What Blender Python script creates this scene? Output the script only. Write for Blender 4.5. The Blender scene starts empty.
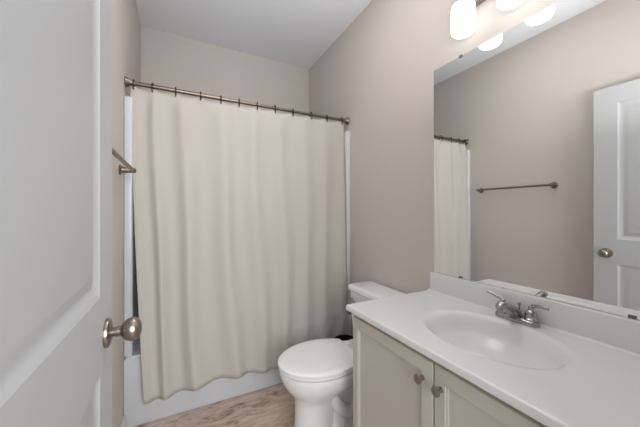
import bpy, bmesh, math, random
from mathutils import Vector, Matrix
random.seed(7)
PI = math.pi
C = bpy.context.scene.collection
SC = bpy.context.scene

# ------------------------------------------------------------------ camera, world, light, exposure
CAM_H = 1.22
cam = bpy.data.cameras.new('camera')
cam.sensor_width = 36.0
cam.lens = 277.0 / 640.0 * 36.0
cam.shift_y = -1.5 / 640.0
cam.clip_start = 0.02
camo = bpy.data.objects.new('camera', cam)
camo.location = (0, 0, CAM_H)
camo.rotation_euler = (PI / 2, 0, math.radians(-27.1))
C.objects.link(camo)
SC.camera = camo

world = bpy.data.worlds.new('world')
SC.world = world
world.use_nodes = True
bg = world.node_tree.nodes['Background']
bg.inputs[0].default_value = (0.93, 0.97, 1.0, 1)
bg.inputs[1].default_value = 0.1

SC.view_settings.view_transform = 'Standard'
SC.view_settings.look = 'None'
SC.view_settings.exposure = 0.06
SC.view_settings.gamma = 1.0
SC.view_settings.use_curve_mapping = False
SC.cycles.max_bounces = 14
SC.cycles.diffuse_bounces = 8
SC.cycles.glossy_bounces = 6
SC.cycles.transmission_bounces = 8
SC.cycles.sample_clamp_indirect = 6.0

SHADE_L = 2.4         # glow of the vanity lamp shades
HALL_W, BOUNCE_W, CEIL_W = 92.0, 12.0, 4.6
def area(name, loc, rot, sx, sy, watts, col):
    l = bpy.data.lights.new(name, 'AREA')
    l.shape = 'RECTANGLE'; l.size = sx; l.size_y = sy
    l.energy = watts; l.color = col
    o = bpy.data.objects.new(name, l)
    o.location = loc; o.rotation_euler = rot
    C.objects.link(o)
    return o
# unseen fill added behind the open doorway to brighten the room
area('doorway_fill_light', (0.45, -1.5, 1.55), (PI / 2, 0, 0), 1.9, 1.9, HALL_W, (0.95, 0.98, 1.0))
# added fill facing up, evens out walls and ceiling by bounce
area('bounce_fill_light', (0.50, 0.30, 1.72), (PI, 0, 0), 0.3, 0.3, BOUNCE_W, (1.0, 0.99, 0.98))
# extra spot added only to lighten the ceiling
fl = bpy.data.lights.new('ceiling_fill_spot', 'SPOT')
fl.energy = 42.0; fl.spot_size = math.radians(78); fl.spot_blend = 1.0; fl.shadow_soft_size = 0.06
flo = bpy.data.objects.new('ceiling_fill_spot', fl)
flo.location = (0.30, 0.25, 1.60)
flo.rotation_euler = (Vector((0.50, 1.20, 2.75)) - Vector(flo.location)).to_track_quat('-Z', 'Y').to_euler()
C.objects.link(flo)
# downward fill added for the low parts, above the frame, no real fixture
area('overhead_fill_light', (0.48, 1.20, 2.72), (0, 0, 0), 0.5, 0.5, CEIL_W, (1.0, 0.985, 0.97))

# ------------------------------------------------------------------ materials
def srgb(r, g, b):
    f = lambda c: (c / 255) / 12.92 if c / 255 <= 0.04045 else ((c / 255 + 0.055) / 1.055) ** 2.4
    return (f(r), f(g), f(b), 1)

def mat(name, col, rough=0.5, metal=0.0, spec=0.5, bump=None, vary=None, coat=0.0):
    m = bpy.data.materials.new(name)
    m.use_nodes = True
    nt = m.node_tree
    p = nt.nodes['Principled BSDF']
    p.inputs['Base Color'].default_value = col
    p.inputs['Roughness'].default_value = rough
    p.inputs['Metallic'].default_value = metal
    p.inputs['Specular IOR Level'].default_value = spec
    p.inputs['Coat Weight'].default_value = coat
    tc = nt.nodes.new('ShaderNodeTexCoord')
    if bump:
        scale, strength = bump
        n = nt.nodes.new('ShaderNodeTexNoise')
        n.inputs['Scale'].default_value = scale
        n.inputs['Detail'].default_value = 4
        b = nt.nodes.new('ShaderNodeBump')
        b.inputs['Strength'].default_value = strength
        b.inputs['Distance'].default_value = 0.002
        nt.links.new(tc.outputs['Object'], n.inputs['Vector'])
        nt.links.new(n.outputs['Fac'], b.inputs['Height'])
        nt.links.new(b.outputs['Normal'], p.inputs['Normal'])
    if vary:
        scale, col2 = vary
        n = nt.nodes.new('ShaderNodeTexNoise')
        n.inputs['Scale'].default_value = scale
        n.inputs['Detail'].default_value = 5
        mx = nt.nodes.new('ShaderNodeMix')
        mx.data_type = 'RGBA'
        mx.inputs['A'].default_value = col
        mx.inputs['B'].default_value = col2
        nt.links.new(tc.outputs['Object'], n.inputs['Vector'])
        nt.links.new(n.outputs['Fac'], mx.inputs['Factor'])
        nt.links.new(mx.outputs['Result'], p.inputs['Base Color'])
    return m

M = {}
M['wall'] = mat('greige_wall_paint', srgb(201, 194, 188), 0.75, bump=(260, 0.12), vary=(3, srgb(199, 192, 186)))
M['ceiling'] = mat('ceiling_paint', srgb(230, 234, 239), 0.85, bump=(200, 0.15), vary=(4, srgb(228, 232, 237)))
M['trim'] = mat('white_trim_paint', srgb(222, 223, 224), 0.4, vary=(6, srgb(219, 220, 221)))
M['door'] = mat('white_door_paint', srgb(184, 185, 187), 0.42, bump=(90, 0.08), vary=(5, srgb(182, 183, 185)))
M['acrylic'] = mat('tub_acrylic', srgb(208, 211, 215), 0.25, vary=(5, srgb(205, 208, 213)))
M['china'] = mat('toilet_china', srgb(238, 239, 240), 0.12, vary=(6, srgb(236, 237, 238)), coat=0.3)
M['seat'] = mat('toilet_seat_plastic', srgb(240, 241, 242), 0.28, vary=(6, srgb(238, 239, 240)))
M['marble'] = mat('cultured_marble', srgb(225, 226, 226), 0.24, vary=(7, srgb(222, 223, 223)), coat=0.12)
M['vanity'] = mat('greige_cabinet_paint', srgb(199, 196, 184), 0.4, vary=(6, srgb(196, 193, 181)))
M['dark'] = mat('dark_gap', srgb(60, 56, 52), 0.8, vary=(6, srgb(50, 46, 43)))
M['nickel'] = mat('satin_nickel', srgb(162, 152, 142), 0.3, 1.0, vary=(60, srgb(146, 136, 127)))
M['rodmetal'] = mat('brushed_bronze_nickel', srgb(142, 130, 117), 0.36, 1.0, vary=(60, srgb(126, 115, 103)))
M['chrome'] = mat('faucet_nickel', srgb(178, 175, 171), 0.22, 1.0, vary=(60, srgb(168, 165, 161)))
M['hook'] = mat('dark_hook_metal', srgb(62, 56, 52), 0.4, 0.8, vary=(80, srgb(48, 43, 40)))
M['black'] = mat('black_plastic', srgb(22, 21, 21), 0.45, vary=(10, srgb(16, 15, 15)))
M['mirror'] = mat('mirror_silver', (0.86, 0.87, 0.865, 1), 0.0, 1.0)
M['mirror_edge'] = mat('mirror_edge_glass', srgb(206, 214, 208), 0.15, vary=(20, srgb(196, 206, 200)))
M['rubber'] = mat('clear_clip', srgb(120, 116, 112), 0.3, vary=(30, srgb(100, 96, 92)))

def emission(name, col, strength):
    m = bpy.data.materials.new(name)
    m.use_nodes = True
    nt = m.node_tree
    nt.nodes.remove(nt.nodes['Principled BSDF'])
    e = nt.nodes.new('ShaderNodeEmission')
    e.inputs[0].default_value = col
    tc = nt.nodes.new('ShaderNodeTexCoord')
    n = nt.nodes.new('ShaderNodeTexNoise')
    n.inputs['Scale'].default_value = 14
    n.inputs['Distortion'].default_value = 1.2
    r = nt.nodes.new('ShaderNodeMapRange')
    r.inputs['To Min'].default_value = strength * 0.8
    r.inputs['To Max'].default_value = strength * 1.2
    nt.links.new(tc.outputs['Object'], n.inputs['Vector'])
    nt.links.new(n.outputs['Fac'], r.inputs['Value'])
    nt.links.new(r.outputs['Result'], e.inputs[1])
    nt.links.new(e.outputs[0], nt.nodes['Material Output'].inputs[0])
    return m
M['shade'] = emission('glowing_alabaster_glass', (0.97, 0.99, 0.955, 1), SHADE_L)
M['bulb'] = emission('lamp_bulb_glow', (1.0, 0.95, 0.88, 1), SHADE_L * 1.3)

def curtain_mat():
    m = mat('cream_curtain_cloth', srgb(226, 217, 203), 0.9, spec=0.15)
    nt = m.node_tree
    p = nt.nodes['Principled BSDF']
    tc = nt.nodes.new('ShaderNodeTexCoord')
    mp = nt.nodes.new('ShaderNodeMapping')
    mp.inputs['Scale'].default_value = (1.6, 1.6, 0.5)
    n = nt.nodes.new('ShaderNodeTexNoise')
    n.inputs['Scale'].default_value = 2.2
    n.inputs['Detail'].default_value = 3
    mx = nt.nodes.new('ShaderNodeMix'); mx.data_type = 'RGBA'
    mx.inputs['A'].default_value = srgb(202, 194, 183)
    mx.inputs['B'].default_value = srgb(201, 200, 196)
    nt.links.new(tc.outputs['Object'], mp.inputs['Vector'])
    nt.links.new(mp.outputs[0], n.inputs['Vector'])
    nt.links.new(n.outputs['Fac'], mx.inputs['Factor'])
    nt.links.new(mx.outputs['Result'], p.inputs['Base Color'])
    w = nt.nodes.new('ShaderNodeTexWave'); w.inputs['Scale'].default_value = 220
    w.inputs['Distortion'].default_value = 2
    b = nt.nodes.new('ShaderNodeBump'); b.inputs['Strength'].default_value = 0.15; b.inputs['Distance'].default_value = 0.001
    nt.links.new(tc.outputs['Object'], w.inputs['Vector'])
    nt.links.new(w.outputs['Fac'], b.inputs['Height'])
    nt.links.new(b.outputs['Normal'], p.inputs['Normal'])
    tr = nt.nodes.new('ShaderNodeBsdfTranslucent')
    nt.links.new(mx.outputs['Result'], tr.inputs['Color'])
    ms = nt.nodes.new('ShaderNodeMixShader'); ms.inputs[0].default_value = 0.12
    nt.links.new(p.outputs[0], ms.inputs[1]); nt.links.new(tr.outputs[0], ms.inputs[2])
    nt.links.new(ms.outputs[0], nt.nodes['Material Output'].inputs[0])
    return m
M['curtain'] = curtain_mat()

def floor_mat():
    m = mat('wood_look_planks', srgb(150, 125, 110), 0.42)
    nt = m.node_tree
    p = nt.nodes['Principled BSDF']
    tc = nt.nodes.new('ShaderNodeTexCoord')
    br = nt.nodes.new('ShaderNodeTexBrick')
    br.offset = 0.37
    br.inputs['Scale'].default_value = 1.0
    br.inputs['Brick Width'].default_value = 1.22
    br.inputs['Row Height'].default_value = 0.155
    br.inputs['Mortar Size'].default_value = 0.0016
    br.inputs['Color1'].default_value = (0.25, 0.25, 0.25, 1)
    br.inputs['Color2'].default_value = (0.8, 0.8, 0.8, 1)
    br.inputs['Mortar'].default_value = (0, 0, 0, 1)
    nt.links.new(tc.outputs['Object'], br.inputs['Vector'])
    mp = nt.nodes.new('ShaderNodeMapping'); mp.inputs['Scale'].default_value = (3.0, 10, 1)
    ad = nt.nodes.new('ShaderNodeVectorMath'); ad.operation = 'ADD'
    sc = nt.nodes.new('ShaderNodeVectorMath'); sc.operation = 'SCALE'; sc.inputs['Scale'].default_value = 7
    nt.links.new(br.outputs['Color'], sc.inputs[0])
    nt.links.new(tc.outputs['Object'], mp.inputs['Vector'])
    nt.links.new(mp.outputs[0], ad.inputs[0]); nt.links.new(sc.outputs[0], ad.inputs[1])
    n = nt.nodes.new('ShaderNodeTexNoise'); n.inputs['Scale'].default_value = 2.0; n.inputs['Detail'].default_value = 9
    n.inputs['Roughness'].default_value = 0.68; n.inputs['Distortion'].default_value = 1.4
    nt.links.new(ad.outputs[0], n.inputs['Vector'])
    rp = nt.nodes.new('ShaderNodeValToRGB')
    e = rp.color_ramp.elements
    e[0].position = 0.34; e[0].color = srgb(134, 111, 98)
    e[1].position = 0.66; e[1].color = srgb(226, 207, 193)
    x = e.new(0.44); x.color = srgb(194, 172, 157)
    x = e.new(0.56); x.color = srgb(210, 190, 176)
    nt.links.new(n.outputs['Fac'], rp.inputs['Fac'])
    mul = nt.nodes.new('ShaderNodeMix'); mul.data_type = 'RGBA'; mul.blend_type = 'MULTIPLY'
    mul.inputs['Factor'].default_value = 0.22
    nt.links.new(rp.outputs['Color'], mul.inputs['A']); nt.links.new(br.outputs['Color'], mul.inputs['B'])
    nt.links.new(mul.outputs['Result'], p.inputs['Base Color'])
    b = nt.nodes.new('ShaderNodeBump'); b.inputs['Strength'].default_value = 0.2; b.inputs['Distance'].default_value = 0.002
    nt.links.new(n.outputs['Fac'], b.inputs['Height'])
    nt.links.new(b.outputs['Normal'], p.inputs['Normal'])
    return m
M['floor'] = floor_mat()

# ------------------------------------------------------------------ helpers
def obj(name, bm, m, parent=None, smooth=True, loc=None, angle=40):
    bmesh.ops.recalc_face_normals(bm, faces=bm.faces[:])
    me = bpy.data.meshes.new(name)
    bm.to_mesh(me); bm.free()
    ms = m if isinstance(m, (list, tuple)) else [m]
    for k in ms:
        me.materials.append(k)
    if smooth:
        me.polygons.foreach_set('use_smooth', [True] * len(me.polygons))
        me.set_sharp_from_angle(angle=math.radians(angle))
    o = bpy.data.objects.new(name, me)
    C.objects.link(o)
    if parent: o.parent = parent
    if loc: o.location = loc
    return o

def tag(o, label, cat, group=None):
    o['label'] = label; o['category'] = cat
    if group: o['group'] = group
    return o

def thing(name, label, cat, loc=(0, 0, 0), rotz=0, group=None):
    o = bpy.data.objects.new(name, None)
    o.empty_display_size = 0.05
    C.objects.link(o)
    o.location = loc; o.rotation_euler = (0, 0, rotz)
    return tag(o, label, cat, group)

def struct(name, bm, m, parent=None, smooth=True):
    o = obj(name, bm, m, parent, smooth)
    if not parent: o['kind'] = 'structure'
    return o

def box(bm, lo, hi, bev=0.0, seg=2, only=None):
    lo = Vector(lo); hi = Vector(hi)
    r = bmesh.ops.create_cube(bm, size=1.0)
    vs = r['verts']
    bmesh.ops.scale(bm, vec=hi - lo, verts=vs)
    bmesh.ops.translate(bm, vec=(lo + hi) / 2, verts=vs)
    if bev > 0:
        es = list({e for v in vs for e in v.link_edges})
        if only: es = [e for e in es if only(e)]
        bmesh.ops.bevel(bm, geom=es, offset=bev, segments=seg, profile=0.5, affect='EDGES')
    return bm

def loft(bm, rings, cap0=True, cap1=True, closed=True):
    vr = [[bm.verts.new(p) for p in r] for r in rings]
    n = len(vr[0])
    for a, b in zip(vr[:-1], vr[1:]):
        for i in range(n if closed else n - 1):
            j = (i + 1) % n
            bm.faces.new((a[i], a[j], b[j], b[i]))
    if cap0: bm.faces.new(vr[0][::-1])
    if cap1: bm.faces.new(vr[-1])
    return vr

def frame_of(d):
    d = Vector(d).normalized()
    up = Vector((0, 0, 1)) if abs(d.z) < 0.9 else Vector((1, 0, 0))
    a = d.cross(up).normalized()
    return a, d.cross(a).normalized()

def lathe(bm, prof, origin, axis, n=24):
    """prof: list of (radius, distance along axis)"""
    o = Vector(origin); ax = Vector(axis).normalized()
    a, b = frame_of(ax)
    rings = []
    for r, t in prof:
        r = max(r, 1e-4)
        rings.append([o + ax * t + (a * math.cos(2 * PI * i / n) + b * math.sin(2 * PI * i / n)) * r for i in range(n)])
    loft(bm, rings)
    return bm

def tube(bm, pts, rad, n=12, closed=False):
    pts = [Vector(p) for p in pts]
    if not isinstance(rad, (list, tuple)): rad = [rad] * len(pts)
    rings = []
    prev = None
    for i, p in enumerate(pts):
        if closed:
            d = pts[(i + 1) % len(pts)] - pts[i - 1]
        else:
            d = pts[min(i + 1, len(pts) - 1)] - pts[max(i - 1, 0)]
        d.normalize()
        if prev is None:
            a, b = frame_of(d)
        else:
            a = (prev - d * prev.dot(d)).normalized(); b = d.cross(a)
        prev = a
        rings.append([p + (a * math.cos(2 * PI * k / n) + b * math.sin(2 * PI * k / n)) * rad[i] for k in range(n)])
    if closed:
        loft(bm, rings + [rings[0]], False, False)
        bmesh.ops.remove_doubles(bm, verts=bm.verts[:], dist=1e-6)
    else:
        loft(bm, rings)
    return bm

def new(): return bmesh.new()
def smoothstep(a, b, x):
    t = max(0.0, min(1.0, (x - a) / (b - a)))
    return t * t * (3 - 2 * t)

# ------------------------------------------------------------------ room shell
XL, XR, YF, YB, H = -0.273, 1.247, 0.10, 2.70, 2.75
T = 0.12
struct('floor', box(new(), (XL - T, -1.4, -0.05), (XR + T, YB + T, 0)), M['floor'], smooth=False)
struct('ceiling', box(new(), (XL - T, YF - T, H), (XR + T, YB + T, H + 0.08)), M['ceiling'], smooth=False)
struct('wall_left', box(new(), (XL - T, YF, 0), (XL, YB + T, H)), M['wall'], smooth=False)
struct('wall_right', box(new(), (XR, YF, 0), (XR + T, YB + T, H)), M['wall'], smooth=False)
struct('wall_back', box(new(), (XL, YB, 0), (XR, YB + T, H)), M['wall'], smooth=False)
# wall with the doorway the camera stands in
OX0, OX1, OZ = -0.165, 0.615, 2.10
bm = new()
box(bm, (XL - T, YF - T, 0), (OX0, YF, H)); box(bm, (OX1, YF - T, 0), (XR + T, YF, H)); box(bm, (OX0, YF - T, OZ), (OX1, YF, H))
struct('wall_front', bm, M['wall'], smooth=False)
bm = new()
box(bm, (OX0, YF - T - 0.004, 0), (OX0 + 0.014, YF + 0.004, OZ - 0.014), 0.002)
box(bm, (OX1 - 0.014, YF - T - 0.004, 0), (OX1, YF + 0.004, OZ - 0.014), 0.002)
box(bm, (OX0, YF - T - 0.004, OZ - 0.014), (OX1, YF + 0.004, OZ), 0.002)
struct('trim_1', bm, M['trim'])

TUBY = 1.88
def baseboard(name, lo, hi):
    bm = new(); box(bm, lo, hi, 0.004, 2)
    struct(name, bm, M['trim'])
baseboard('baseboard_left', (XL, YF + 0.002, 0), (XL + 0.013, TUBY - 0.003, 0.085))
baseboard('baseboard_right', (XR - 0.013, 1.05, 0), (XR, TUBY - 0.003, 0.085))

# white tub surround panels on three walls
PT = 1.875
bm = new()
box(bm, (XL, TUBY + 0.05, 0.40), (XL + 0.016, YB, PT), 0.005)
box(bm, (XL, TUBY + 0.002, 0.40), (XL + 0.042, TUBY + 0.07, PT), 0.010, 3)
struct('trim_2', bm, M['acrylic'])
bm = new(); box(bm, (XR - 0.016, TUBY + 0.05, 0.40), (XR, YB, PT), 0.005); box(bm, (XR - 0.042, TUBY + 0.002, 0.40), (XR, TUBY + 0.07, PT), 0.010, 3)
struct('trim_3', bm, M['acrylic'])
bm = new(); box(bm, (XL + 0.014, YB - 0.014, 0.40), (XR - 0.014, YB, PT), 0.005)
struct('trim_4', bm, M['acrylic'])

# ------------------------------------------------------------------ open door with two moulded panels
DX, DTH, DY0, DY1, DZ0, DZ1 = -0.15, 0.035, 0.113, 0.868, 0.012, 2.075
def panel_door():
    bm = new()
    W, Ht = DY1 - DY0, DZ1 - DZ0
    ys = [0, 0.120, W - 0.120, W]
    zs = [0, 0.225, 0.866 - DZ0, 1.034 - DZ0, Ht - 0.115, Ht]
    for side in (0, 1):
        x0 = 0.0 if side == 0 else -DTH
        sg = -1 if side == 0 else 1
        V = {}
        def v(y, z, d=0.0):
            k = (round(y, 5), round(z, 5), round(d, 5))
            if k not in V: V[k] = bm.verts.new((x0 + sg * d, y, z))
            return V[k]
        for i in range(3):
            for j in range(5):
                y0, y1, z0, z1 = ys[i], ys[i + 1], zs[j], zs[j + 1]
                if i == 1 and j in (1, 3):
                    prof = [(0, 0), (0.004, 0.002), (0.020, 0.0085), (0.025, 0.0095), (0.030, 0.0088), (0.048, 0.0025), (0.055, 0.0015)]
                    for (a, da), (b, db) in zip(prof[:-1], prof[1:]):
                        A = [v(y0 + a, z0 + a, da), v(y1 - a, z0 + a, da), v(y1 - a, z1 - a, da), v(y0 + a, z1 - a, da)]
                        B = [v(y0 + b, z0 + b, db), v(y1 - b, z0 + b, db), v(y1 - b, z1 - b, db), v(y0 + b, z1 - b, db)]
                        for k in range(4):
                            bm.faces.new((A[k], A[(k + 1) % 4], B[(k + 1) % 4], B[k]))
                    bm.faces.new(B)
                else:
                    bm.faces.new((v(y0, z0), v(y1, z0), v(y1, z1), v(y0, z1)))
    # edges
    for (a, b) in (((0, 0), (W, 0)), ((W, 0), (W, Ht)), ((W, Ht), (0, Ht)), ((0, Ht), (0, 0))):
        bm.faces.new([bm.verts.new(p) for p in ((0, a[0], a[1]), (0, b[0], b[1]), (-DTH, b[0], b[1]), (-DTH, a[0], a[1]))])
    bmesh.ops.remove_doubles(bm, verts=bm.verts[:], dist=1e-5)
    return bm
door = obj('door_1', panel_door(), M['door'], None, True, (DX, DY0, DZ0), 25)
door['kind'] = 'structure'
KY, KZ = 0.802 - DY0, 0.938 - DZ0
for side in (1, -1):
    x0 = 0.0 if side == 1 else -DTH
    bm = new()
    kp = [(0.010, 0.008), (0.0105, 0.016), (0.0125, 0.022), (0.0115, 0.027), (0.0125, 0.030), (0.0185, 0.034), (0.0235, 0.041), (0.0262, 0.049),
          (0.0258, 0.056), (0.0225, 0.063), (0.016, 0.068), (0.008, 0.0705), (0.0, 0.071)]
    if side == -1: kp = [(r, t * 0.95) for r, t in kp]
    lathe(bm, kp, (x0, KY, KZ), (side, 0, 0), 28)
    for vv in bm.verts:                      # egg shape: slightly taller than wide
        if abs(vv.co.x - x0) > 0.032: vv.co.z = KZ + (vv.co.z - KZ) * 1.06
    k = obj('door_knob', bm, M['nickel'], door)
    bm = new()
    lathe(bm, [(0.0, 0.0), (0.033, 0.0), (0.0335, 0.003), (0.032, 0.007), (0.027, 0.0095), (0.017, 0.012), (0.011, 0.014), (0.0, 0.014)], (x0, KY, KZ), (side, 0, 0), 32)
    obj('rosette', bm, M['nickel'], k)
bm = new(); box(bm, (-DTH / 2 - 0.0115, DY1 - DY0 - 0.001, KZ - 0.028), (-DTH / 2 + 0.0115, DY1 - DY0 + 0.0015, KZ + 0.028), 0.0006)
lp = obj('latch_plate', bm, M['nickel'], door)
bm = new(); box(bm, (-DTH / 2 - 0.006, DY1 - DY0 + 0.001, KZ - 0.008), (-DTH / 2 + 0.006, DY1 - DY0 + 0.010, KZ + 0.008), 0.003)
obj('latch_bolt', bm, M['nickel'], lp)

# ------------------------------------------------------------------ bathtub
tub = thing('bathtub', 'white alcove bathtub, its apron showing below the curtain hem', 'bathtub', (XL, TUBY, 0))
TW, TD, TH = XR - XL, YB - TUBY, 0.40
def rrect(x0, x1, y0, y1, r, z, n=6):
    out = []
    for cx, cy, a0 in ((x1 - r, y1 - r, 0), (x0 + r, y1 - r, PI / 2), (x0 + r, y0 + r, PI), (x1 - r, y0 + r, 3 * PI / 2)):
        for k in range(n + 1):
            a = a0 + PI / 2 * k / n
            out.append(Vector((cx + r * math.cos(a), cy + r * math.sin(a), z)))
    return out
g = 0.001
bm = new()
rings = [rrect(g, TW - g, 0.02, TD - g, 0.004, 0.30), rrect(g, TW - g, 0.004, TD - g, 0.012, 0.375), rrect(g, TW - g, 0.004, TD - g, 0.012, TH - 0.012),
         rrect(0.008, TW - 0.008, 0.012, TD - 0.008, 0.02, TH), rrect(0.09, TW - 0.07, 0.085, TD - 0.07, 0.09, TH),
         rrect(0.10, TW - 0.08, 0.095, TD - 0.08, 0.09, TH - 0.012), rrect(0.13, TW - 0.11, 0.11, TD - 0.10, 0.10, 0.15), rrect(0.2, TW - 0.17, 0.17, TD - 0.16, 0.10, 0.075)]
loft(bm, rings, False, True)
obj('tub_basin', bm, M['acrylic'], tub)
bm = new()
box(bm, (g, 0.0, 0.001), (TW - g, 0.018, 0.385), 0.004)
obj('apron', bm, M['acrylic'], tub)

# ------------------------------------------------------------------ shower rod, hooks, curtain
RY, RZ = 1.93, 1.970
rod = thing('shower_rod', 'brushed metal shower rod spanning wall to wall above the curtain', 'curtain rod', (XL, RY, RZ))
L = XR - XL
bm = new(); lathe(bm, [(0.0125, 0.01), (0.0125, L * 0.40), (0.0125, L * 0.40 + 0.001)], (0, 0, 0), (1, 0, 0), 20)
obj('rod_tube', bm, M['rodmetal'], rod)
bm = new(); lathe(bm, [(0.0105, L * 0.39), (0.0105, L - 0.01)], (0, 0, 0), (1, 0, 0), 20)
obj('inner_tube', bm, M['rodmetal'], rod)
for s, x in ((1, 0), (-1, L)):
    bm = new()
    lathe(bm, [(0.0, 0.0005), (0.029, 0.0005), (0.030, 0.004), (0.027, 0.010), (0.021, 0.022), (0.016, 0.036), (0.0145, 0.048), (0.0, 0.048)], (x, 0, 0), (s, 0, 0), 28)
    obj('end_flange', bm, M['rodmetal'], rod)

def ray_x(u, Y):
    a = math.radians(27.1); t = (u - 320) / 277
    d = Vector((math.sin(a) + t * math.cos(a), math.cos(a) - t * math.sin(a)))
    return d.x / d.y * Y
hook_x = [ray_x(u, RY) for u in (134, 153, 175.6, 201, 220.7, 239, 257.3, 274.8, 293, 311, 326.8, 341.5)]
CTOP = 1.951
def make_hook():
    bm = new()
    pts = []
    for k in range(15):                        # open ring hung over the rod
        a = math.radians(-62 + k * (292 / 14))
        pts.append((0, math.cos(a) * 0.0185, math.sin(a) * 0.0185))
    x, y, z = pts[0]
    pts = [(0, -0.006, -0.036), (0, -0.014, -0.037), (0, -0.0195, -0.030), (0, -0.0200, -0.018)] + pts[::-1][2:]
    tube(bm, pts, 0.0036, 8)
    return bm
ordn = ['nearest the left wall', 'second from the left wall', 'third from the left wall', 'fourth from the left wall', 'fifth from the left wall',
        'sixth from the left wall', 'sixth from the right wall', 'fifth from the right wall', 'fourth from the right wall', 'third from the right wall',
        'second from the right wall', 'nearest the right wall']
hook0 = None
for i, x in enumerate(hook_x):
    if hook0 is None:
        o = hook0 = obj('curtain_hook', make_hook(), M['hook'])
    else:
        o = hook0.copy(); C.objects.link(o)
    o.location = (x, RY, RZ)
    o.rotation_euler = (0, 0, math.radians(random.uniform(-16, 16)))
    tag(o, 'dark metal curtain hook on the shower rod, ' + ordn[i], 'curtain hook', 'curtain hooks')

def interp(x, xs, ys):
    if x <= xs[0]: return ys[0]
    for i in range(len(xs) - 1):
        if x <= xs[i + 1]:
            return ys[i] + (ys[i + 1] - ys[i]) * (x - xs[i]) / (xs[i + 1] - xs[i])
    return ys[-1]
def make_curtain():
    NX, NZ = 300, 60
    bm = new()
    ridge_u = [134, 156, 187, 228, 258, 284, 308, 328, 348]
    ridges = [ray_x(u, 1.88) for u in ridge_u]
    amps = [0.012, 0.026, 0.030, 0.029, 0.019, 0.017, 0.014, 0.012, 0.007]
    grid = []
    for j in range(NZ + 1):
        row = []
        q = j / NZ                                   # 0 top, 1 bottom
        for i in range(NX + 1):
            s = i / NX
            xl = -0.246 + (-0.172 + 0.246) * q ** 1.3
            xr = 1.200 + (1.170 - 1.200) * q
            x = xl + (xr - xl) * s
            xt = -0.246 + (1.232 + 0.246) * s        # cloth coordinate, keeps a fold on one thread line
            ph = interp(xt, ridges, list(range(len(ridges))))
            am = interp(xt, ridges, amps)
            wob = 0.10 * math.sin(2.3 * q + 5 * s) + 0.06 * math.sin(7 * q + 11 * s)
            fold = math.cos(2 * PI * (ph + wob))
            fold = fold * (0.85 + 0.15 * fold)
            a = am * (0.12 + 0.54 * smoothstep(0, 0.06, q) + 0.34 * smoothstep(0.02, 0.6, q))
            small = 0.0008 * math.sin(2 * PI * ph * 2 + 4 * q) * smoothstep(0.05, 0.5, q)
            # crumples low on the right part
            cr = smoothstep(0.72, 0.98, q) * smoothstep(0.35, 0.6, s)
            small += cr * 0.004 * math.sin(55 * x + 18 * q) * math.sin(46 * q + 9 * x)
            base = RY - 0.004 - 0.094 * q ** 0.9
            y = base - a * fold - small
            # top edge: pinned at hooks, dipping between them
            sag = 0
            for k in range(len(hook_x) - 1):
                if hook_x[k] <= xt <= hook_x[k + 1]:
                    f = (xt - hook_x[k]) / (hook_x[k + 1] - hook_x[k])
                    sag = 4 * f * (1 - f) * 0.012
            zt = CTOP - sag
            zb = interp(xt, [-0.2, 0.02, 0.2, 0.4, 0.6, 1.2], [0.146, 0.155, 0.164, 0.156, 0.138, 0.12])
            zb = zb + 0.002 * math.sin(9 * xt)
            z = zt + (zb - zt) * q
            row.append(bm.verts.new((x, y, z)))
        grid.append(row)
    for j in range(NZ):
        for i in range(NX):
            bm.faces.new((grid[j][i], grid[j][i + 1], grid[j + 1][i + 1], grid[j + 1][i]))
    return bm, grid
bm, grid = make_curtain()
topv = [v.co.copy() for v in grid[0]]
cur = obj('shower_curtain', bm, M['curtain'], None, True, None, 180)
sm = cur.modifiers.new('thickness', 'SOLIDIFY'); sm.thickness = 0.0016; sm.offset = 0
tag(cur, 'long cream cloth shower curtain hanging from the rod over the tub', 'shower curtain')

# ------------------------------------------------------------------ towel bar on the left wall
TBZ, TB0, TB1 = 1.441, 1.150, 1.765
tb = thing('towel_bar', 'brushed metal towel bar on the left wall between door and curtain', 'towel bar', (XL, (TB0 + TB1) / 2, TBZ))
hl = (TB1 - TB0) / 2
bm = new(); lathe(bm, [(0.009, -hl - 0.004), (0.009, hl + 0.004)], (0.060, 0, 0), (0, 1, 0), 16)
obj('bar', bm, M['rodmetal'], tb)
for s in (-1, 1):
    bm = new()
    lathe(bm, [(0.0, 0.0), (0.0265, 0.0), (0.027, 0.004), (0.0235, 0.008), (0.0185, 0.010), (0.0165, 0.022), (0.0135, 0.045), (0.0125, 0.052), (0.0135, 0.056),
               (0.0135, 0.064), (0.011, 0.070), (0.006, 0.073), (0.0, 0.0735)], (0, s * hl, 0), (1, 0, 0), 26)
    obj('post', bm, M['rodmetal'], tb)

# ------------------------------------------------------------------ toilet
TY = 1.386
toilet = thing('toilet', 'white two-piece toilet with closed lid beside the vanity', 'toilet', (XR, TY, 0))
def egg(fb, fm, ff, w, wb, z, n=22, e=2.0):
    """outline ring: back fb, widest at fm, front ff, half width w, back half width wb"""
    side = []
    side.append((fb, wb * 0.0))
    side.append((fb, wb * 0.45)); side.append((fb, wb * 0.8)); side.append((fb + 0.004, wb * 0.94)); side.append((fb + 0.014, wb))
    m = 7
    for k in range(1, m):
        f = fb + 0.014 + (fm - fb - 0.014) * k / m
        side.append((f, w - (w - wb) * ((fm - f) / (fm - fb - 0.014)) ** 2))
    for k in range(n // 2 + 1):
        a = PI / 2 * k / (n // 2)
        side.append((fm + (ff - fm) * math.sin(a) ** (2 / e), w * math.cos(a) ** (2 / e)))
    pts = side + [(f, -l) for f, l in side[-2:0:-1]]
    return [Vector((-f, l, z)) for f, l in pts]
bm = new()
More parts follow.
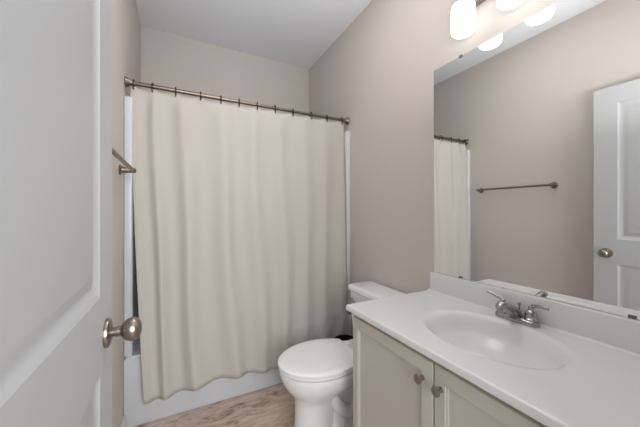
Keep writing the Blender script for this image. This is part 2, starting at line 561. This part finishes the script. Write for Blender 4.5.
loft(bm, [egg(.47, .585, .700, .104, .05, .0), egg(.47, .585, .698, .103, .05, .012), egg(.475, .585, .690, .094, .05, .03), egg(.475, .585, .684, .089, .05, .10),
          egg(.465, .58, .684, .089, .06, .18), egg(.44, .575, .692, .098, .07, .22), egg(.39, .56, .712, .128, .09, .25), egg(.33, .545, .738, .158, .11, .282),
          egg(.29, .535, .758, .178, .13, .318), egg(.27, .53, .768, .187, .14, .35), egg(.265, .53, .769, .188, .14, .368), egg(.268, .53, .765, .185, .138, .378), egg(.28, .53, .75, .17, .125, .380)])
# rear foot, trapway bulge and tank deck, all one casting
loft(bm, [egg(.13, .33, .52, .098, .085, .0), egg(.13, .33, .52, .096, .085, .015), egg(.14, .33, .52, .078, .07, .035), egg(.14, .33, .52, .066, .06, .10), egg(.12, .30, .52, .07, .065, .22),
          egg(.05, .24, .50, .12, .11, .30), egg(.035, .20, .45, .155, .15, .35), egg(.03, .20, .42, .16, .155, .368), egg(.034, .20, .42, .157, .15, .376)])
for s in (-1, 1):
    tube(bm, [(-.50, s * .05, .235), (-.46, s * .062, .15), (-.40, s * .066, .10), (-.34, s * .066, .12), (-.30, s * .064, .19), (-.25, s * .06, .22), (-.21, s * .06, .16), (-.20, s * .06, .04)],
         [.03, .036, .038, .038, .037, .036, .036, .036], 12)
obj('bowl', bm, M['china'], toilet, angle=60)
bm = new()
loft(bm, [egg(.335, .53, .770, .184, .130, .383), egg(.331, .53, .774, .189, .136, .387), egg(.331, .53, .774, .189, .136, .394), egg(.335, .53, .769, .184, .13, .398)])
obj('seat_ring', bm, M['seat'], toilet)
bm = new()
loft(bm, [egg(.335, .53, .772, .186, .132, .4005), egg(.331, .53, .777, .191, .137, .404), egg(.331, .53, .777, .191, .137, .412), egg(.336, .53, .772, .186, .132, .4165), egg(.36, .53, .745, .16, .112, .4195), egg(.43, .53, .65, .07, .05, .421)])
lid = obj('seat_lid', bm, M['seat'], toilet)
for s in (-1, 1):
    bm = new(); box(bm, (-.338, s * .075 - .022, .378), (-.300, s * .075 + .022, .412), 0.008, 3)
    obj('seat_hinge', bm, M['seat'], toilet)
for s in (-1, 1):
    bm = new(); lathe(bm, [(.014, .0), (.014, .008), (.011, .016), (.005, .02), (0, .0205)], (-.36, s * .088, .012), (0, 0, 1), 16)
    obj('bolt_cap', bm, M['china'], toilet)
def tankring(f0, f1, w, r, z):
    return [Vector((-p.x, p.y, p.z)) for p in rrect(f0, f1, -w, w, r, z, 6)]
bm = new()
loft(bm, [tankring(.045, .175, .170, .03, .376), tankring(.03, .190, .19, .03, .40), tankring(.022, .198, .205, .03, .46), tankring(.018, .205, .218, .032, .62), tankring(.018, .206, .220, .032, .690)])
tank = obj('tank', bm, M['china'], toilet, angle=50)
bm = new()
loft(bm, [tankring(.014, .212, .226, .034, .690), tankring(.010, .218, .231, .036, .695), tankring(.010, .218, .231, .036, .716), tankring(.014, .213, .226, .036, .724), tankring(.024, .203, .216, .03, .727)])
obj('tank_lid', bm, M['china'], toilet, angle=50)
bm = new()
lathe(bm, [(.0, .0), (.014, .0), (.015, .004), (.012, .008), (.008, .01), (.008, .02)], (-.2055, .185, .640), (-1, 0, 0), 18)
tube(bm, [(-.222, .192, .640), (-.226, .170, .639), (-.228, .140, .634), (-.228, .112, .630)], [.0075, .008, .0085, .0075], 12)
lv = obj('flush_lever', bm, M['chrome'], toilet)

# ------------------------------------------------------------------ black bin behind the toilet
bx, by = 1.095, 1.73
bm = new()
n = 32
rg = lambda r, z: [Vector((r * math.cos(2 * PI * k / n), r * math.sin(2 * PI * k / n), z)) for k in range(n)]
loft(bm, [rg(.068, 0), rg(.07, .004), rg(.083, .268), rg(.087, .270), rg(.088, .276), rg(.086, .280), rg(.082, .279), rg(.080, .268), rg(.068, .01)])
tag(obj('waste_bin', bm, M['black'], None, True, (bx, by, 0.0)), 'small black bin half hidden behind the toilet by the curtain', 'bin')

# ------------------------------------------------------------------ vanity cabinet
VX, VY0, VY1, CT, CB = 0.730, 0.164, 1.078, 0.790, 0.766
van = thing('vanity_cabinet', 'greige two-door bathroom vanity cabinet under the white countertop', 'vanity', (XR, 0.605, 0))
vx = VX - XR; y0 = VY0 - 0.605; y1 = VY1 - 0.605
bm = new()
zt = CB - 0.001                                   # open-topped box: sides, back, bottom, face frame
box(bm, (vx, y1 - 0.016, 0.0), (-0.001, y1, zt), 0.001, 1); box(bm, (vx, y0, 0.0), (-0.001, y0 + 0.016, zt), 0.001, 1)
box(bm, (-0.008, y0 + 0.016, 0.0), (-0.001, y1 - 0.016, zt)); box(bm, (vx, y0 + 0.016, 0.09), (-0.008, y1 - 0.016, 0.106))
ym = 0.6130 - 0.605
for a, b, c, d in ((y0 + 0.016, y1 - 0.016, 0.715, zt), (y0 + 0.016, y1 - 0.016, 0.106, 0.145), (y0 + 0.016, y0 + 0.045, 0.145, 0.715), (y1 - 0.045, y1 - 0.016, 0.145, 0.715), (ym - 0.03, ym + 0.03, 0.145, 0.715)):
    box(bm, (vx, a, c), (vx + 0.018, b, d))
box(bm, (vx + 0.06, y0 + 0.016, 0.0), (vx + 0.075, y1 - 0.016, 0.09))
obj('carcass', bm, M['vanity'], van)
def cab_door(ya, yb, za, zb):
    bm = new()
    th = 0.019
    prof = [(0, 0.0), (0, th - 0.006), (0.002, th - 0.004), (0.020, th), (0.042, th), (0.0445, th - 0.004), (0.048, th - 0.0045), (0.0505, th - 0.009), (0.054, th - 0.0095)]
    rings = [[Vector((-x, ya + a, za + a)), Vector((-x, yb - a, za + a)), Vector((-x, yb - a, zb - a)), Vector((-x, ya + a, zb - a))] for a, x in prof]
    loft(bm, rings, True, True)
    return bm
DZa, DZb = 0.115, 0.742
for ya, yb, ky in ((0.6155, 1.064, 0.653), (0.178, 0.6105, 0.583)):
    d = obj('cabinet_door', cab_door(ya - 0.605, yb - 0.605, DZa, DZb), M['vanity'], van, True, (vx - 0.0005, 0, 0), 20)
    bm = new()
    lathe(bm, [(0.009, 0.0), (0.009, 0.002), (0.0055, 0.004), (0.005, 0.012), (0.008, 0.016), (0.0135, 0.019), (0.0155, 0.0225), (0.0145, 0.026), (0.010, 0.029), (0.004, 0.0305), (0, 0.0307)],
          (-0.019, ky - 0.605, 0.680), (-1, 0, 0), 24)
    obj('knob', bm, M['nickel'], d)

# ------------------------------------------------------------------ countertop with moulded-in oval basin
top = thing('vanity_countertop', 'white glossy countertop with moulded oval basin on the greige cabinet', 'countertop', (XR, 0.605, CT))
CX0, CY0, CY1 = 0.695, YF + 0.002, 1.093
def make_top():
    bm = new()
    nx, ny = 92, 160
    x0, x1 = CX0 - XR, -0.0005
    ya, yb = CY0 - 0.605, CY1 - 0.605
    cx, cy, ax, ay = 0.972 - XR, 0.0, 0.172, 0.222
    R = 0.006
    def hgt(x, y):
        rho = math.hypot((x - cx) / ax, (y - cy) / ay)
        z = 0.0
        z += 0.0010 * math.exp(-((rho - 1.12) / 0.07) ** 2)         # soft lip round the basin
        if rho < 1.10:
            r2 = rho / 1.10
            z -= 0.128 * (1 - r2 ** 2.3) * smoothstep(1.0, 0.74, r2)
        # cove up to the backsplash
        dx = (-0.019) - x
        if dx < 0.010:
            k = max(0.0, 0.010 - dx)
            z += 0.010 - math.sqrt(max(0.0, 0.010 ** 2 - min(k, 0.010) ** 2))
        # rounded front and open-end edges
        for e in (x - x0, yb - y):
            if e < R:
                z -= R - math.sqrt(max(0.0, R * R - (R - e) ** 2))
        return z
    def spread(a, b, n, fine):
        return [a + (b - a) * k / n for k in range(n + 1)]
    xs = [x0, x0 + 0.001, x0 + 0.0025, x0 + 0.0045] + spread(x0 + 0.007, -0.036, nx, 0) + [-0.033, -0.030, -0.027, -0.024, -0.0215, -0.0195, -0.0185]
    ys = spread(ya, yb - 0.007, ny, 0) + [yb - 0.0045, yb - 0.0025, yb - 0.001, yb]
    V = [[bm.verts.new((x, y, hgt(x, y))) for y in ys] for x in xs]
    for i in range(len(xs) - 1):
        for j in range(len(ys) - 1):
            bm.faces.new((V[i][j], V[i + 1][j], V[i + 1][j + 1], V[i][j + 1]))
    bot = CB - CT
    def skirt(seq):
        low = [bm.verts.new((v.co.x, v.co.y, bot)) for v in seq]
        for k in range(len(seq) - 1):
            bm.faces.new((seq[k], seq[k + 1], low[k + 1], low[k]))
        return low
    a = skirt(V[0]); b = skirt([r[-1] for r in V]); c = skirt([r[0] for r in V]); d = skirt(V[-1])
    # underside rim
    for seq, off in ((a, (0.03, 0)), ):
        inn = [bm.verts.new((v.co.x + 0.05, v.co.y, bot)) for v in seq]
        for k in range(len(seq) - 1):
            bm.faces.new((seq[k], seq[k + 1], inn[k + 1], inn[k]))
    bmesh.ops.remove_doubles(bm, verts=bm.verts[:], dist=1e-6)
    return bm
obj('sink_top', make_top(), M['marble'], top, angle=50)
bm = new()
box(bm, (-0.020, CY0 - 0.605, CB - CT), (-0.0005, CY1 - 0.605 - 0.016, 0.102), 0.004, 3)
obj('backsplash', bm, M['marble'], top)
bm = new()
lathe(bm, [(0, 0), (0.022, 0), (0.0225, 0.002), (0.019, 0.0035), (0.017, 0.002), (0.015, 0.002), (0.015, 0.006), (0.010, 0.009), (0, 0.0095)], (0.972 - XR, 0, -0.1275), (0, 0, 1), 24)
obj('drain', bm, M['chrome'], top)

# ------------------------------------------------------------------ faucet
FX, FY = 1.192, 0.622
fa = thing('faucet', 'brushed nickel two-handle faucet behind the oval basin', 'faucet', (FX, FY, CT))
def stadium(hx, hy, z, n=10, dx=0.0):
    out = []
    for s, a0 in ((1, 0), (-1, PI)):
        for k in range(n + 1):
            a = a0 + PI * k / n
            out.append(Vector((dx + hx * math.cos(a), s * (hy - hx) + hx * math.sin(a), z)))
    return out
bm = new()
loft(bm, [stadium(.0255, .078, .0005), stadium(.0265, .079, .003), stadium(.026, .0785, .012), stadium(.0235, .076, .018), stadium(.018, .070, .021)])
obj('base_plate', bm, M['chrome'], fa)
# spout
bm = new()
rings = []
path = [(.012, .010, .022, .018), (-.004, .024, .0215, .022), (-.03, .042, .0195, .021), (-.06, .060, .017, .018), (-.09, .074, .0155, .0145), (-.108, .079, .0145, .013), (-.118, .077, .012, .011), (-.123, .074, .006, .006)]
for x, z, hw, hh in path:
    rings.append([Vector((x + 0.5 * hh * math.sin(a), hw * math.cos(a), z + hh * math.sin(a))) for a in [2 * PI * k / 18 for k in range(18)]])
loft(bm, rings)
lathe(bm, [(.010, 0), (.0105, .012), (.009, .018), (0, .018)], (-.107, 0, .072), (-0.2, 0, -1), 18)
obj('spout', bm, M['chrome'], fa)
for s in (1, -1):
    bm = new()
    lathe(bm, [(.021, .016), (.0225, .020), (.0225, .026), (.0195, .029), (.0205, .033), (.0205, .042), (.0175, .052), (.012, .058), (.0085, .060), (.0095, .064), (.0095, .070), (.006, .073), (0, .0735)], (0, s * .051, 0), (0, 0, 1), 24)
    hd = obj('handle', bm, M['chrome'], fa)
    bm = new()
    if s == 1:
        pts = [(0, .049, .066), (-.001, .060, .073), (-.003, .078, .080), (-.006, .098, .086), (-.008, .112, .090)]
    else:
        pts = [(0, -.049, .066), (-.001, -.058, .075), (-.003, -.074, .080), (-.006, -.094, .081), (-.008, -.110, .080)]
    tube(bm, pts, [.0065, .0075, .006, .0052, .0055], 12)
    obj('lever', bm, M['chrome'], hd)
bm = new()
lathe(bm, [(.0025, .015), (.0025, .058), (.006, .060), (.0065, .064), (.004, .069), (0, .0695)], (.020, 0, 0), (0, 0, 1), 14)
obj('lift_rod', bm, M['chrome'], fa)

# ------------------------------------------------------------------ mirror with clips
MZ0, MZ1, MY0, MY1 = 0.8935, 1.990, 0.160, 1.062
mir = thing('wall_mirror', 'large frameless mirror on the right wall above the countertop', 'mirror', (XR, 0.61, MZ0))
bm = new()
box(bm, (-0.006, MY0 - 0.61, 0.0), (-0.0003, MY1 - 0.61, MZ1 - MZ0))
for f in bm.faces:
    f.material_index = 0 if f.calc_center_median().x < -0.0055 else 1
obj('glass', bm, [M['mirror'], M['mirror_edge']], mir, smooth=False)
for y in (0.32, 0.90):
    for z, sg in ((MZ1 - MZ0, 1), (0.0, -1)):
        bm = new()
        box(bm, (-0.0095, y - 0.61 - 0.009, z - 0.008 if sg > 0 else z + 0.0), (-0.0062, y - 0.61 + 0.009, z + 0.006 if sg > 0 else z + 0.010), 0.001)
        obj('clip', bm, M['rubber'], mir)

# ------------------------------------------------------------------ three-lamp vanity light
LZ = 2.235
vl = thing('vanity_light', 'three-lamp vanity light with glowing glass shades above the mirror', 'wall lamp', (XR, 0.612, LZ))
bm = new()
box(bm, (-0.024, -0.30, -0.055), (-0.0005, 0.30, 0.055), 0.008, 3)
obj('backplate', bm, M['nickel'], vl)
SXo = 1.142 - XR
for dy in (0.205, 0.0, -0.205):
    bm = new()
    tube(bm, [(-0.02, dy, 0.0), (-0.05, dy, 0.008), (-0.08, dy, 0.006), (SXo, dy, -0.012), (SXo, dy, -0.048)], [.008] * 5, 12)
    lathe(bm, [(.0, 0), (.016, 0), (.026, .010), (.029, .028), (.027, .036), (0, .036)], (SXo, dy, -0.044), (0, 0, -1), 22)
    arm = obj('lamp_arm', bm, M['nickel'], vl)
    bm = new()
    zt = 2.160 - LZ
    prof = [(.024, 0), (.036, .002), (.045, .009), (.0495, .020), (.0505, .07), (.0505, .115), (.0485, .127), (.043, .135), (.034, .139), (.032, .136), (.043, .124), (.0455, .07), (.043, .02), (.024, .006)]
    n = 32
    rings = [[Vector((SXo + r * math.cos(2 * PI * k / n), dy + r * math.sin(2 * PI * k / n), zt - t)) for k in range(n)] for r, t in prof]
    loft(bm, rings, False, False)
    sh = obj('shade', bm, M['shade'], vl)
    bm = new()
    lathe(bm, [(.012, .02), (.014, .04), (.024, .07), (.028, .095), (.024, .117), (.014, .128), (0, .131)], (SXo, dy, zt), (0, 0, -1), 20)
    obj('bulb', bm, M['bulb'], sh)
